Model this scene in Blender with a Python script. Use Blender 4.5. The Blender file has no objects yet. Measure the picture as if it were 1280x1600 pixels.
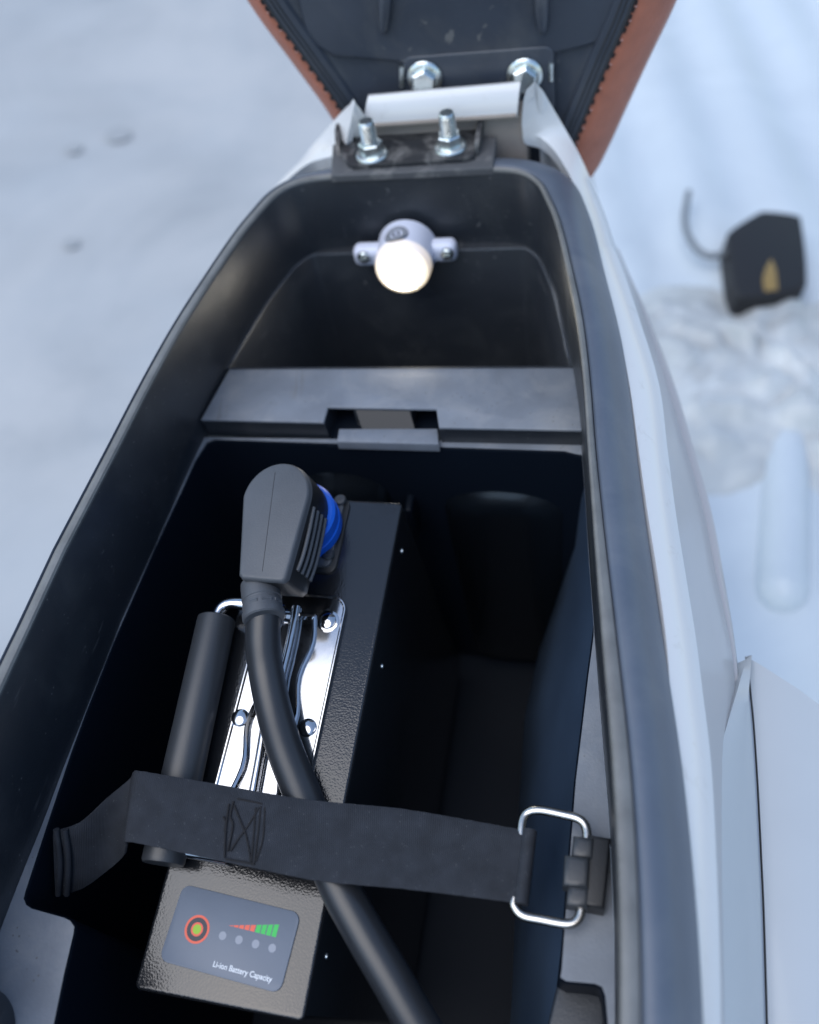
import bpy, bmesh, math, random
from mathutils import Vector, Matrix, noise as mn
random.seed(4)
R_ = math.radians
SC = bpy.context.scene
COL = SC.collection

# ------------------------------------------------------------------ camera
FPX, CX, CY = 1386.0, 640.0, 800.0          # focal length and centre in photograph pixels
CAM = Vector((0, 0, 340.0))                 # millimetres, rim of the tub is about z = 0
PIT = R_(55)
cd = bpy.data.cameras.new('camera')
cd.sensor_fit = 'VERTICAL'; cd.sensor_height = 36; cd.sensor_width = 28.8
cd.lens = FPX / 1600 * 36
cd.clip_start = 0.01; cd.clip_end = 100
cd.dof.use_dof = True; cd.dof.focus_distance = 0.43; cd.dof.aperture_fstop = 4.3
co = bpy.data.objects.new('camera', cd); COL.objects.link(co)
co.location = CAM * .001; co.rotation_euler = (math.pi/2 - PIT, 0, 0)
SC.camera = co

# ------------------------------------------------------------------ sky, sun, exposure
SUN_EL, SUN_AZ = 62, 240                    # azimuth: clockwise from +Y (the way the camera looks)
w = bpy.data.worlds.new('World'); SC.world = w; w.use_nodes = True
nt = w.node_tree; nt.nodes.clear()
sky = nt.nodes.new('ShaderNodeTexSky'); sky.sky_type = 'NISHITA'; sky.sun_disc = False
sky.sun_elevation = R_(SUN_EL); sky.sun_rotation = R_(SUN_AZ); sky.air_density = 1.3; sky.dust_density = 1.0; sky.ozone_density = 1.5
bg = nt.nodes.new('ShaderNodeBackground'); bg.inputs['Strength'].default_value = 0.118
wo = nt.nodes.new('ShaderNodeOutputWorld')
nt.links.new(sky.outputs[0], bg.inputs[0]); nt.links.new(bg.outputs[0], wo.inputs[0])
sl = bpy.data.lights.new('sun', 'SUN'); sl.energy = 1.1; sl.angle = R_(60); sl.color = (1, .975, .94)
so = bpy.data.objects.new('sun', sl); COL.objects.link(so)
e, a = R_(SUN_EL), R_(SUN_AZ)
sdir = Vector((math.sin(a)*math.cos(e), math.cos(a)*math.cos(e), math.sin(e)))
so.rotation_euler = sdir.to_track_quat('Z', 'Y').to_euler()
vs = SC.view_settings
vs.view_transform = 'Standard'; vs.look = 'None'; vs.gamma = 1; vs.use_curve_mapping = False
vs.exposure = 0.8
SC.render.engine = 'CYCLES'
SC.cycles.max_bounces = 8; SC.cycles.use_denoising = True

# ------------------------------------------------------------------ frames (everything of the vehicle is measured in its own tilted frame)
def rot(yaw, roll, pit):
    return (Matrix.Rotation(R_(yaw), 3, 'Z') @ Matrix.Rotation(R_(roll), 3, 'Y') @ Matrix.Rotation(R_(pit), 3, 'X'))
class Frame:
    def __init__(s, o, m): s.o = Vector(o); s.m = m
    def W(s, p): return s.m @ Vector(p) + s.o                 # to world millimetres
    def L(s, p): return s.m.transposed() @ (Vector(p) - s.o)
    def sub(s, o, m): return Frame(s.W(o), s.m @ m)
    def px(s, x, y, val, axis=2):                             # where the line of sight meets the plane axis = val
        r = s.m.transposed() @ (Vector((0, math.cos(PIT), -math.sin(PIT)))
              + Vector((0, math.sin(PIT), math.cos(PIT))) * ((CY - y) / FPX) + Vector((1, 0, 0)) * ((x - CX) / FPX))
        c = s.L(CAM); t = (val - c[axis]) / r[axis]
        return c + r * t
WORLD = Frame((0, 0, 0), Matrix.Identity(3))
VEH = Frame((0, 300, 0), rot(-8, -8.5, 0))
BAT = VEH.sub((-20.4, -265.7, -86), rot(-2.3, -1, 6))

# ------------------------------------------------------------------ materials
def mat(name, col, rough=.5, metal=0, spec=.5, var=0, vscale=40, bump=0, bscale=400, dust=None, coat=0, emit=None, estr=0,
        dscale=25, dlo=.5, dhi=.75, detail=4, rvar=0, btype='noise', trans=0, speck=0, scratch=0):
    m = bpy.data.materials.new(name); m.use_nodes = True
    n = m.node_tree; b = n.nodes['Principled BSDF']; L = n.links.new
    b.inputs['Roughness'].default_value = rough; b.inputs['Metallic'].default_value = metal
    b.inputs['Specular IOR Level'].default_value = spec; b.inputs['Coat Weight'].default_value = coat
    b.inputs['Coat Roughness'].default_value = .08
    if trans: b.inputs['Transmission Weight'].default_value = trans
    if emit:
        b.inputs['Emission Color'].default_value = (*emit, 1); b.inputs['Emission Strength'].default_value = estr
    tc = n.nodes.new('ShaderNodeTexCoord')
    def noise(sc, det=detail, rgh=.55, dist=0):
        t = n.nodes.new('ShaderNodeTexNoise'); t.inputs['Scale'].default_value = sc; t.inputs['Detail'].default_value = det
        t.inputs['Roughness'].default_value = rgh; t.inputs['Distortion'].default_value = dist
        L(tc.outputs['Object'], t.inputs['Vector']); return t
    def ramp(src, lo, hi):
        r = n.nodes.new('ShaderNodeMapRange'); r.inputs['From Min'].default_value = lo; r.inputs['From Max'].default_value = hi
        L(src, r.inputs['Value']); return r.outputs[0]
    def mix(fac, a_, b_):
        x = n.nodes.new('ShaderNodeMix'); x.data_type = 'RGBA'
        L(fac, x.inputs[0])
        for s_, v_ in ((6, a_), (7, b_)):
            if isinstance(v_, tuple): x.inputs[s_].default_value = (*v_, 1)
            else: L(v_, x.inputs[s_])
        return x.outputs[2]
    c = None
    if var:
        c = mix(ramp(noise(vscale).outputs[0], .3, .7), tuple(k*(1-var) for k in col), tuple(min(1, k*(1+var)) for k in col))
    if dust:
        c = mix(ramp(noise(dscale, 6, .65, .6).outputs[0], dlo, dhi), c if c else tuple(col), tuple(dust))
    if speck:
        v = n.nodes.new('ShaderNodeTexVoronoi'); v.inputs['Scale'].default_value = speck; L(tc.outputs['Object'], v.inputs['Vector'])
        big = ramp(noise(speck*.35, 1).outputs[0], .52, .6)
        mm = n.nodes.new('ShaderNodeMath'); mm.operation = 'MULTIPLY'; L(ramp(v.outputs['Distance'], .16, .10), mm.inputs[0]); L(big, mm.inputs[1])
        c = mix(mm.outputs[0], c if c else tuple(col), (.1, .105, .11))
    if scratch:
        mp = n.nodes.new('ShaderNodeMapping'); mp.inputs['Rotation'].default_value = (.4, .7, .6); mp.inputs['Scale'].default_value = (scratch, scratch*.05, scratch)
        L(tc.outputs['Object'], mp.inputs['Vector'])
        s1 = n.nodes.new('ShaderNodeTexNoise'); s1.inputs['Scale'].default_value = 1; s1.inputs['Detail'].default_value = 3; L(mp.outputs[0], s1.inputs['Vector'])
        mm = n.nodes.new('ShaderNodeMath'); mm.operation = 'MULTIPLY'; L(ramp(s1.outputs[0], .66, .72), mm.inputs[0]); L(ramp(noise(18, 2).outputs[0], .5, .62), mm.inputs[1])
        c = mix(mm.outputs[0], c if c else tuple(col), (.12, .125, .13))
    if c: L(c, b.inputs['Base Color'])
    else: b.inputs['Base Color'].default_value = (*col, 1)
    if rvar:
        r = n.nodes.new('ShaderNodeMapRange'); r.inputs['To Min'].default_value = max(.02, rough-rvar); r.inputs['To Max'].default_value = rough+rvar
        r.inputs['From Min'].default_value = .3; r.inputs['From Max'].default_value = .7
        L(noise(30, 6, .6).outputs[0], r.inputs['Value']); L(r.outputs[0], b.inputs['Roughness'])
    if bump:
        bp = n.nodes.new('ShaderNodeBump'); bp.inputs['Strength'].default_value = bump; bp.inputs['Distance'].default_value = .001
        if btype == 'weave':
            wv = n.nodes.new('ShaderNodeTexWave'); wv.inputs['Scale'].default_value = bscale; wv.inputs['Distortion'].default_value = .4
            L(tc.outputs['UV'], wv.inputs['Vector']); src = wv.outputs[0]
        elif btype == 'peel':
            t = noise(bscale, 1, .4); src = t.outputs[0]
        else:
            src = noise(bscale, 3).outputs[0]
        L(src, bp.inputs['Height']); L(bp.outputs[0], b.inputs['Normal']); L(bp.outputs[0], b.inputs['Coat Normal'])
    return m
M = {}
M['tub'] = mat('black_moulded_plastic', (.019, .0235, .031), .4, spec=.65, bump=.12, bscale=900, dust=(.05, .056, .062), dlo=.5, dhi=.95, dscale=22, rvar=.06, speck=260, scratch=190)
M['dusty_skylit'] = mat('dusty_skylit_plastic', (.15, .173, .208), .44, spec=.7, bump=.12, bscale=800, var=.16, vscale=34, dust=(.225, .24, .26), dlo=.48, dhi=.8, dscale=34, rvar=.07, speck=300, scratch=150)  # black plastic lightened: sky light on upward faces painted in, plus dust
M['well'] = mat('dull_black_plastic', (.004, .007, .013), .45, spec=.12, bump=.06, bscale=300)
M['sky_sheen'] = mat('sky_sheen_plastic', (.036, .058, .095), .35, spec=.5, bump=.05, bscale=300, var=.2, vscale=14)  # blue sky reflection in the well, painted as a base colour
M['gloss'] = mat('glossy_black_plastic', (.004, .006, .009), .2, spec=.75, bump=.05, bscale=200)
M['under'] = mat('tan_plastic', (.27, .24, .215), .6, var=.1, vscale=40)  # even tan for the cover edge and nose bulkhead
M['lip'] = mat('worn_grey_plastic_lip', (.15, .155, .155), .5, var=.2, vscale=60, bump=.2, bscale=500)
M['trim'] = mat('dark_blue_grey_rubber', (.082, .104, .142), .42, spec=.6, bump=.05, bscale=700, var=.06, dust=(.125, .145, .175), dlo=.5, dhi=.9, dscale=20, scratch=110)
M['paint'] = mat('silver_white_paint', (.64, .66, .68), .32, spec=.5, coat=.5, bump=.015, bscale=900, dust=(.5, .5, .49), dlo=.6, dhi=.85, dscale=90)
M['paint_shade'] = mat('shade_toned_paint', (.43, .425, .44), .36, spec=.5, coat=.3, var=.02, vscale=10)  # body paint darkened: shade of the side painted into the colour
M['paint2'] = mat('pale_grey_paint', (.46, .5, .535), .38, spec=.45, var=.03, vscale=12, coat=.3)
M['seam'] = mat('dark_panel_gap', (.02, .02, .022), .7)
M['platform'] = mat('scuffed_dark_plastic', (.075, .08, .088), .5, spec=.5, bump=.15, bscale=600, dust=(.18, .18, .18), dlo=.5, dhi=.75, dscale=70)
M['bracket'] = mat('black_coated_steel', (.022, .024, .028), .38, spec=.5, bump=.1, bscale=500, dust=(.16, .16, .16), dlo=.5, dhi=.7, dscale=60, rvar=.08)
M['zinc'] = mat('zinc_plated_steel', (.66, .72, .72), .3, 1, var=.15, vscale=200, bump=.1, bscale=900, rvar=.1)
M['chrome'] = mat('chrome', (.58, .585, .6), .1, 1, bump=.02, bscale=60, rvar=.04)
M['nickel'] = mat('nickel_wire', (.62, .59, .54), .2, 1, var=.05, vscale=80)
M['case'] = mat('black_powder_coat', (.010, .0112, .0135), .16, spec=.5, bump=.1, bscale=1100, btype='peel', coat=.55)
M['grip'] = mat('black_rubber_grip', (.028, .033, .04), .42, spec=.6, bump=.08, bscale=900)
M['plug'] = mat('grey_black_nylon', (.068, .075, .086), .48, spec=.6, bump=.14, bscale=1100, var=.1)
M['plugside'] = mat('black_nylon', (.012, .0135, .016), .45, spec=.45, bump=.1, bscale=900)
M['blue'] = mat('blue_nylon', (.004, .11, .62), .4, spec=.4, bump=.03, bscale=500)
M['cable'] = mat('black_rubber_cable', (.02, .023, .028), .36, spec=.6, bump=.04, bscale=500, var=.1)
M['web'] = mat('black_webbing', (.022, .026, .034), .75, spec=.3, bump=.35, bscale=1.0, btype='weave', var=.2, vscale=120, speck=700)
M['thread'] = mat('black_thread', (.006, .006, .008), .8)
M['panel'] = mat('slate_membrane', (.12, .15, .2), .38, spec=.45, var=.05, vscale=30, bump=.04, bscale=300)
M['red'] = mat('red_print', (.75, .12, .07), .5)
M['green'] = mat('green_print', (.03, .5, .09), .5)
M['lime'] = mat('lime_print', (.28, .5, .03), .5)
M['inkdark'] = mat('dark_print', (.03, .035, .05), .5)
M['inkwhite'] = mat('white_print', (.75, .8, .85), .5)
M['led'] = mat('frosted_indicator', (.27, .3, .36), .5)
M['leather'] = mat('brown_leather', (.36, .125, .075), .5, spec=.45, var=.12, vscale=60, bump=.35, bscale=500)
M['pan'] = mat('seat_pan_plastic', (.036, .046, .065), .42, spec=.6, bump=.1, bscale=500, var=.1, dust=(.075, .082, .092), dlo=.5, dhi=.8, dscale=16, scratch=120)
M['piping'] = mat('seat_edge_fabric', (.02, .023, .028), .7, bump=.4, bscale=900)
M['pink'] = mat('pale_thread', (.5, .3, .27), .7)
M['lampw'] = mat('white_lamp_plastic', (.6, .64, .76), .35, spec=.5)
M['glow'] = mat('lit_lens', (1, .97, .9), .3, emit=(1, .93, .8), estr=16)
M['glowrim'] = mat('lit_lens_rim', (.95, .9, .8), .35, emit=(1, .82, .55), estr=.55)
M['glowcase'] = mat('lamp_plastic_lit_through', (.62, .64, .72), .35, emit=(1, .82, .58), estr=.28)
M['sticker'] = mat('grey_sticker', (.5, .52, .58), .5)
M['concrete'] = mat('concrete', (.36, .385, .405), .85, spec=.2, var=.13, vscale=3.0, detail=8, bump=.3, bscale=60, dust=(.455, .468, .475), dlo=.4, dhi=.7, dscale=1.6)
M['stain'] = mat('concrete_stain', (.43, .44, .43), .9, spec=.1, var=.15, vscale=12)
M['spot'] = mat('oil_spot', (.34, .36, .375), .9, spec=.1)
M['white'] = mat('white_sheet_metal', (.5, .56, .61), .4, spec=.45, var=.05, vscale=3, dust=(.6, .66, .7), dlo=.4, dhi=.7, dscale=2.5)
M['whiteb'] = mat('bright_white_plastic', (.82, .86, .88), .3, spec=.5)
M['hose'] = mat('grey_hose', (.16, .18, .2), .5)
M['pouch'] = mat('black_pouch', (.008, .008, .01), .6, bump=.3, bscale=200)
M['gold'] = mat('gold_emblem', (.3, .2, .07), .5, metal=.3)
M['bag'] = mat('crumpled_clear_bag', (.47, .5, .51), .4, spec=.4, var=.22, vscale=7)

# ------------------------------------------------------------------ mesh helpers
class MB:
    def __init__(s, fr=VEH): s.v = []; s.f = []; s.fr = fr; s.uv = None
    def add(s, pts, faces):
        o = len(s.v); s.v += [s.fr.W(p) for p in pts]; s.f += [tuple(o+i for i in f) for f in faces]; return s
    def loft(s, rings, closed=True, cap0=False, cap1=False):
        n = len(rings[0]); F = []
        for r in range(len(rings)-1):
            for i in range(n if closed else n-1):
                j = (i+1) % n; F.append((r*n+i, r*n+j, (r+1)*n+j, (r+1)*n+i))
        if cap0: F.append(tuple(range(n-1, -1, -1)))
        if cap1: F.append(tuple((len(rings)-1)*n+i for i in range(n)))
        return s.add([p for r in rings for p in r], F)
    def fill(s, *loops):
        bm = bmesh.new(); ed = []
        for lp in loops:
            vv = [bm.verts.new(p) for p in lp]; ed += [bm.edges.new((vv[i], vv[(i+1) % len(vv)])) for i in range(len(vv))]
        bmesh.ops.triangle_fill(bm, use_beauty=True, edges=ed)
        bm.verts.index_update()
        s.add([v.co.copy() for v in bm.verts], [[v.index for v in f.verts] for f in bm.faces]); bm.free(); return s
    def tube(s, path, r, n=14, cap=True, smooth=6):
        if smooth: path, rr = spline(path, smooth), None
        path = [Vector(p) for p in path]
        rs = r if callable(r) else (lambda t: r)
        rings = []; up = None
        for i, p in enumerate(path):
            t = (path[min(i+1, len(path)-1)] - path[max(i-1, 0)]).normalized()
            if up is None: up = t.orthogonal().normalized()
            up = (up - t * up.dot(t)).normalized(); sd = t.cross(up)
            q = rs(i/(len(path)-1))
            rings.append([p + up*math.cos(2*math.pi*k/n)*q + sd*math.sin(2*math.pi*k/n)*q for k in range(n)])
        return s.loft(rings, True, cap, cap)
    def lathe(s, prof, o, ax, n=32):
        o = Vector(o); ax = Vector(ax).normalized(); u = ax.orthogonal().normalized(); v = ax.cross(u)
        return s.loft([[o + ax*h + (u*math.cos(2*math.pi*k/n)+v*math.sin(2*math.pi*k/n))*max(r, .01) for k in range(n)] for r, h in prof], True, prof[0][0] > .02, True)
    def prism(s, outl, h0, h1, bev=0, steps=3, bot=True):      # outline in xy, z from h0 to h1, rounded top edge
        rings = [[Vector((x, y, h0)) for x, y in outl]]
        if bev:
            for k in range(steps+1):
                t = math.pi/2*k/steps
                rings.append([Vector((x, y, h1-bev+bev*math.sin(t))) for x, y in inset(outl, bev*(1-math.cos(t)))])
        else: rings.append([Vector((x, y, h1)) for x, y in outl])
        return s.loft(rings, True, bot, True)
    def box(s, x0, x1, y0, y1, z0, z1, bev=0, seg=2):
        bm = bmesh.new(); bmesh.ops.create_cube(bm, size=1)
        for v in bm.verts: v.co = ((x0+x1)/2+v.co.x*(x1-x0), (y0+y1)/2+v.co.y*(y1-y0), (z0+z1)/2+v.co.z*(z1-z0))
        if bev: bmesh.ops.bevel(bm, geom=bm.edges[:], offset=bev, segments=seg, affect='EDGES', profile=.5)
        bm.verts.index_update()
        s.add([v.co.copy() for v in bm.verts], [[v.index for v in f.verts] for f in bm.faces]); bm.free(); return s
    def build(s, name, m, parent=None, ang=35, uv=None):
        root = parent
        while root and root.parent: root = root.parent
        base = root.location.copy() if root else Vector((0, 0, 0))
        me = bpy.data.meshes.new(name)
        me.from_pydata([v*.001 - base for v in s.v], [], s.f)
        bm = bmesh.new(); bm.from_mesh(me); bmesh.ops.recalc_face_normals(bm, faces=bm.faces); bm.to_mesh(me); bm.free()
        if uv:
            l = me.uv_layers.new(name='UVMap')
            for lp in me.loops: l.data[lp.index].uv = uv[lp.vertex_index]
        me.shade_smooth(); me.set_sharp_from_angle(angle=R_(ang))
        me.materials.append(M[m] if isinstance(m, str) else m)
        o = bpy.data.objects.new(name, me); COL.objects.link(o)
        if parent: o.parent = parent
        return o
def spline(pts, n=6, closed=False):
    P = [Vector(p) for p in pts]; out = []; N = len(P)
    for i in range(N if closed else N-1):
        g = (lambda k: P[k % N]) if closed else (lambda k: P[max(0, min(N-1, k))])
        a0, a1, a2, a3 = g(i-1), g(i), g(i+1), g(i+2)
        for k in range(n):
            t = k/n
            out.append(.5*((2*a1)+(a2-a0)*t+(2*a0-5*a1+4*a2-a3)*t*t+(3*a1-a0-3*a2+a3)*t**3))
    if not closed: out.append(P[-1])
    return out
def area(o): return sum(o[i][0]*o[(i+1) % len(o)][1]-o[(i+1) % len(o)][0]*o[i][1] for i in range(len(o)))/2
def inset(outl, d):
    if abs(d) < 1e-9: return [tuple(p[:2]) for p in outl]
    s = 1 if area(outl) > 0 else -1; N = len(outl); out = []
    for i in range(N):
        p0, p, p1 = Vector(outl[i-1][:2]), Vector(outl[i][:2]), Vector(outl[(i+1) % N][:2])
        e0, e1 = (p-p0), (p1-p)
        if e0.length < 1e-6: e0 = e1
        if e1.length < 1e-6: e1 = e0
        e0.normalize(); e1.normalize()
        n0, n1 = Vector((-e0.y, e0.x)), Vector((-e1.y, e1.x)); b = n0+n1
        b = b.normalized() if b.length > 1e-6 else n0
        k = d/max(.5, b.dot(n0)); out.append(tuple(p+b*k*s))
    return out
def rrect(x0, x1, y0, y1, r, n=5):
    o = []
    for cx, cy, a0 in ((x1-r, y1-r, 0), (x0+r, y1-r, 90), (x0+r, y0+r, 180), (x1-r, y0+r, 270)):
        for k in range(n+1):
            t = R_(a0+90*k/n); o.append((cx+r*math.cos(t), cy+r*math.sin(t)))
    return o
def rotate2(o, c, deg):
    t = R_(deg); return [(c[0]+(x-c[0])*math.cos(t)-(y-c[1])*math.sin(t), c[1]+(x-c[0])*math.sin(t)+(y-c[1])*math.cos(t)) for x, y in o]
def thing(name, label, cat, base, group=None):
    o = bpy.data.objects.new(name, None); COL.objects.link(o); o.location = Vector(base)*.001
    o.empty_display_size = .02; o['label'] = label; o['category'] = cat
    if group: o['group'] = group
    return o
def tag(o, label, cat, group=None, kind=None):
    if label: o['label'] = label
    if cat: o['category'] = cat
    if group: o['group'] = group
    if kind: o['kind'] = kind
    return o
def place(me, name, fr, parent):                              # a shared mesh (local metres) set at a frame
    root = parent
    while root.parent: root = root.parent
    o = bpy.data.objects.new(name, me); COL.objects.link(o); o.parent = parent
    mm = fr.m.to_4x4(); mm.translation = fr.o*.001 - root.location
    o.matrix_local = mm; return o
def shared(name, mb, m, ang=35):
    o = mb.build(name, m, None, ang); me = o.data; bpy.data.objects.remove(o); return me

# ================================================================== setting
gb = MB(WORLD); GZ = -780
N = 60
gb.loft([[(-20000+40000*i/N, -20000+40000*j/N, GZ) for i in range(N+1)] for j in range(N+1)], False)
g = gb.build('ground', 'concrete'); g['kind'] = 'structure'

# ================================================================== the motorbike
bike = thing('electric_motorbike', 'white motorbike body with its brown seat raised above an open black storage tub', 'motorbike', VEH.W((-32, 0, -300)))
CXM = -31.5
HALF = [(0, 206), (28, 206), (52, 205.5), (72, 201.5), (84, 190), (91, 172), (97.5, 150), (105, 112), (112.5, 68), (117.5, 22), (121, -25), (124.5, -70), (129, -124),
        (133.5, -176), (136, -222), (136.5, -262), (136, -320), (130, -380), (108, -430), (66, -455), (0, -462)]
hp = spline([(x, y, 0) for x, y in HALF], 5)
LOOP = [(CXM+p.x, p.y) for p in hp] + [(CXM-p.x*(1-.05*max(0, min(1, (-90-p.y)/110))), p.y) for p in reversed(hp[1:-1])]      # front centre, right side, rear, left side
def sstep(a_, b_, x): t = max(0, min(1, (x-a_)/(b_-a_))); return t*t*(3-2*t)
def ring(off, z, loop=LOOP):
    a_ = inset(loop, -1); out = []
    for (x, y), (x1, y1) in zip(loop, a_):
        lw = 3.7+3.3*max(sstep(10, -190, y), .8*sstep(-50, -110, x)); kl = 1-.78*sstep(-60, -128, x)   # lip width; the left flank falls away more steeply
        of = off if off <= 0 else lw*min(off, 7)/7+max(0, off-7)*kl
        kz = 1-.6*sstep(120, 190, y) if off > 9 else 1
        out.append(Vector((x+(x1-x)*of, y+(y1-y)*of, z*kz)))
    return out
# tub wall with rounded lip
tub = MB()
tub.loft([ring(6.8, -1.4), ring(5.2, .0), ring(2.5, .8), ring(.6, 0), ring(-.4, -2), ring(.9, -55), ring(1.5, -74)])
tubo = tub.build('storage_tub', 'tub', bike, 50)
lp = MB().loft([ring(6.9, -3), ring(6.5, -.6), ring(4.6, .7), ring(2.4, 1.2), ring(.8, .7), ring(.1, -.6)])
lp.build('tub_lip', 'lip', tubo)
# front bay below the parting step
bayt = [(p.x, p.y) for p in ring(.8, 0) if p.y > 84.5]
i0 = max(range(len(bayt)), key=lambda i: (Vector(bayt[i])-Vector(bayt[i-1])).length)
bayt = bayt[i0:]+bayt[:i0]
bin_ = [(x, min(y, 199.2)) for x, y in inset(bayt, 1.7)]
bin_ = [(x, max(y, 86.5)) for x, y in bin_]
fb = MB()
fb.loft([[Vector((x, y, -55.5)) for x, y in bayt], [Vector((x, y, -55.9)) for x, y in bin_], [Vector((x, y, -57)) for x, y in inset(bin_, .6)],
         [Vector((x, y, -230)) for x, y in inset(bin_, 6)]], True, False, True)
fb.build('front_bay', 'tub', tubo, 30)
# parting ridge: the fine moulding line round the front bay
rp = [p for p in bin_ if p[1] > 92]
rl = MB().tube([Vector((x, y, -55.7)) for x, y in rp], .2, 6, smooth=0)
rl.build('moulding_ridge', 'dusty_skylit', tubo)

P = VEH.px
# dividing shelf with the latch recess
dn = [P(300, 655, -56), P(506, 660, -56), P(513, 636, -56), P(682, 639, -56), P(686, 668, -56), P(921, 672, -56)]
yl, yr = 44.5, 37.5
dn = [(-146.5, dn[0].y), (dn[1].x, dn[1].y), (dn[2].x, dn[2].y), (dn[3].x, dn[3].y), (dn[4].x, dn[4].y), (86.5, dn[5].y), (80.5, 87), (-139.5, 87)]
dv = MB().prism(dn, -57.6, -56, .8, 2)
dvo = dv.build('dividing_shelf', 'dusty_skylit', tubo, 30); dv = MB()
p2, p3 = Vector(dn[2]), Vector(dn[3]); vx = (p3-p2)
def al(t, y): q = p2+vx*t; return (q.x, q.y+y)
dl = dn[:2]+[dn[2], al(.02, 16), al(.23, 16), al(.23, 0), al(.77, 0), al(.77, 16), al(.99, 16)]+dn[3:]
dl = [(x, y+.6) if i < 2 or i > 8 else (x, y) for i, (x, y) in enumerate(dl)]
dv.prism(dl[:12]+[(80, 86.6), (-139, 86.6)], -72, -57.5)
dv.build('shelf_riser', 'tub', dvo, 30)
tq = [P(529, 668, -64), P(684, 671, -66), P(686, 696, -66), P(527, 692, -66)]
tg = MB().prism([(p.x, p.y) for p in (tq[3], tq[2], tq[1], tq[0])], -71.5, -65, .8, 2)
tg.build('latch_tongue', 'dusty_skylit', dvo)
md = MB()
A, B_, C_, D_ = al(.25, .4), al(.75, .4), (al(.80, 0)[0], tq[1].y-.5), (al(.32, 0)[0], tq[0].y-.5)
md.add([(*A, -58), (*B_, -58), (*C_, -65.5), (*D_, -65.5)], [(0, 1, 2, 3)])
md.build('latch_ramp', 'plugside', dvo)
fl = MB(); fl.fill([(al(-.02, 0)[0], dn[1][1]), (al(1.02, 0)[0], dn[4][1]+1), (*al(1.02, 20),), (*al(-.02, 20),)]) if False else None
fl = MB(); fl.add([(al(-.01, 0)[0], 36, -71.8), (al(1.0, 0)[0], 36, -71.8), (*al(1.0, 18), -71.8), (*al(-.01, 18), -71.8)], [(0, 1, 2, 3)])
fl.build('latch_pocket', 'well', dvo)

# ledge and well
WZ = -70
wl = [(918, 712), (922, 740), (926, 800), (930, 900), (934, 945), (927, 1000), (919, 1060), (912, 1120),
      (900, 1220), (893, 1310), (886, 1400), (878, 1515), (876, 1527), (885, 1533), (930, 1537), (941, 1542), (946, 1556), (952, 1620), (950, 1700)]
def shelf_y(x): return dn[0][1]+(dn[5][1]-dn[0][1])*(x-dn[0][0])/(dn[5][0]-dn[0][0])
fx = [-141, -120, -90, -60, -30, 0, 30, 60, 76]
wp = [(x, shelf_y(x)-4.2) for x in fx]+[(82, shelf_y(82)-6)]
wp += [(p.x, p.y) for p in (P(x, y, WZ) for x, y in wl)]
wp += [(88, -330), (70, -400), (0, -420), (-80, -420), (-118, -390), (-124, -340)]
wq = [(70, 1670), (84, 1600), (100, 1522), (115, 1458), (116, 1448), (110, 1439), (100, 1434), (50, 1420), (41, 1414), (37, 1404), (40, 1392), (75, 1285), (110, 1180), (133, 1117), (178, 1002), (242, 856), (287, 760), (304, 722)]
wp += [(P(x, y, WZ).x, P(x, y, WZ).y) for x, y in wq]
ol = [(p.x, p.y) for p in ring(1.2, 0) if p.y < 46]
wp.append((-145.5, shelf_y(-145)-7))
lg = MB()
lg.fill([Vector((x, y, WZ)) for x, y in ol], [Vector((x, y, WZ)) for x, y in wp])
lg.build('well_ledge', 'dusty_skylit', tubo)
we = MB()
we.loft([[Vector((x, y, WZ-.02)) for x, y in wp], [Vector((x, y, WZ-.5)) for x, y in inset(wp, .5)], [Vector((x, y, WZ-2)) for x, y in inset(wp, .9)],
         [Vector((x, y, -335)) for x, y in inset(wp, 4)]])
we.fill([Vector((x, y, -335)) for x, y in inset(wp, 4)])
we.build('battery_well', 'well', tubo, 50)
# moulded swellings on the front wall of the well
def swell(x0, x1, z, d, name='wall_swelling'):
    b = MB(); nx, nz = 36, 30; rows_ = []
    for k in range(nz+1):
        t = k/nz; zz = z+12-(z+12+325)*t**1.8; rw = []
        for i in range(nx+1):
            u = 2*i/nx-1; fx_ = max(0, 1-abs(u)**3.2)**.7; crown = 10*u*u
            fz_ = sstep(z+8-crown, z-16-crown, zz)
            rw.append(Vector((x0+(x1-x0)*i/nx, 40-2-(d+4)*fx_*fz_+(3 if fz_*fx_ < .02 else 0), zz)))
        rows_.append(rw)
    b.loft(rows_, False); return b.build(name, 'gloss', tubo, 180)
swell(-4, 80, -108, 8); swell(-96, -34, -100, 9)
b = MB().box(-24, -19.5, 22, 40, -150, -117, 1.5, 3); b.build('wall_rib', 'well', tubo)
sl_t = [P(923, 760, -73), P(928, 850, -73), P(932, 940, -73), P(928, 1010, -73), P(915, 1120, -73), P(898, 1250, -73), P(886, 1400, -73), P(868, 1560, -95), P(850, 1700, -110)]  # added slope standing in for the blue reflection beside the battery
sl_b = [P(914, 770, -150), P(896, 860, -190), P(868, 945, -210), P(842, 1020, -218), P(820, 1120, -215), P(812, 1250, -215), P(806, 1400, -215), P(800, 1560, -215), P(790, 1700, -215)]
b = MB(); b.loft([[q+Vector((0, 0, 0)) for q in sl_t], [t_.lerp(b_, .5)+Vector((-3, 0, 6)) for t_, b_ in zip(sl_t, sl_b)], sl_b, [q+Vector((2, 0, -119)) for q in sl_b]], False)
b.build('reflection_slope', 'sky_sheen', tubo, 60)
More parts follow.
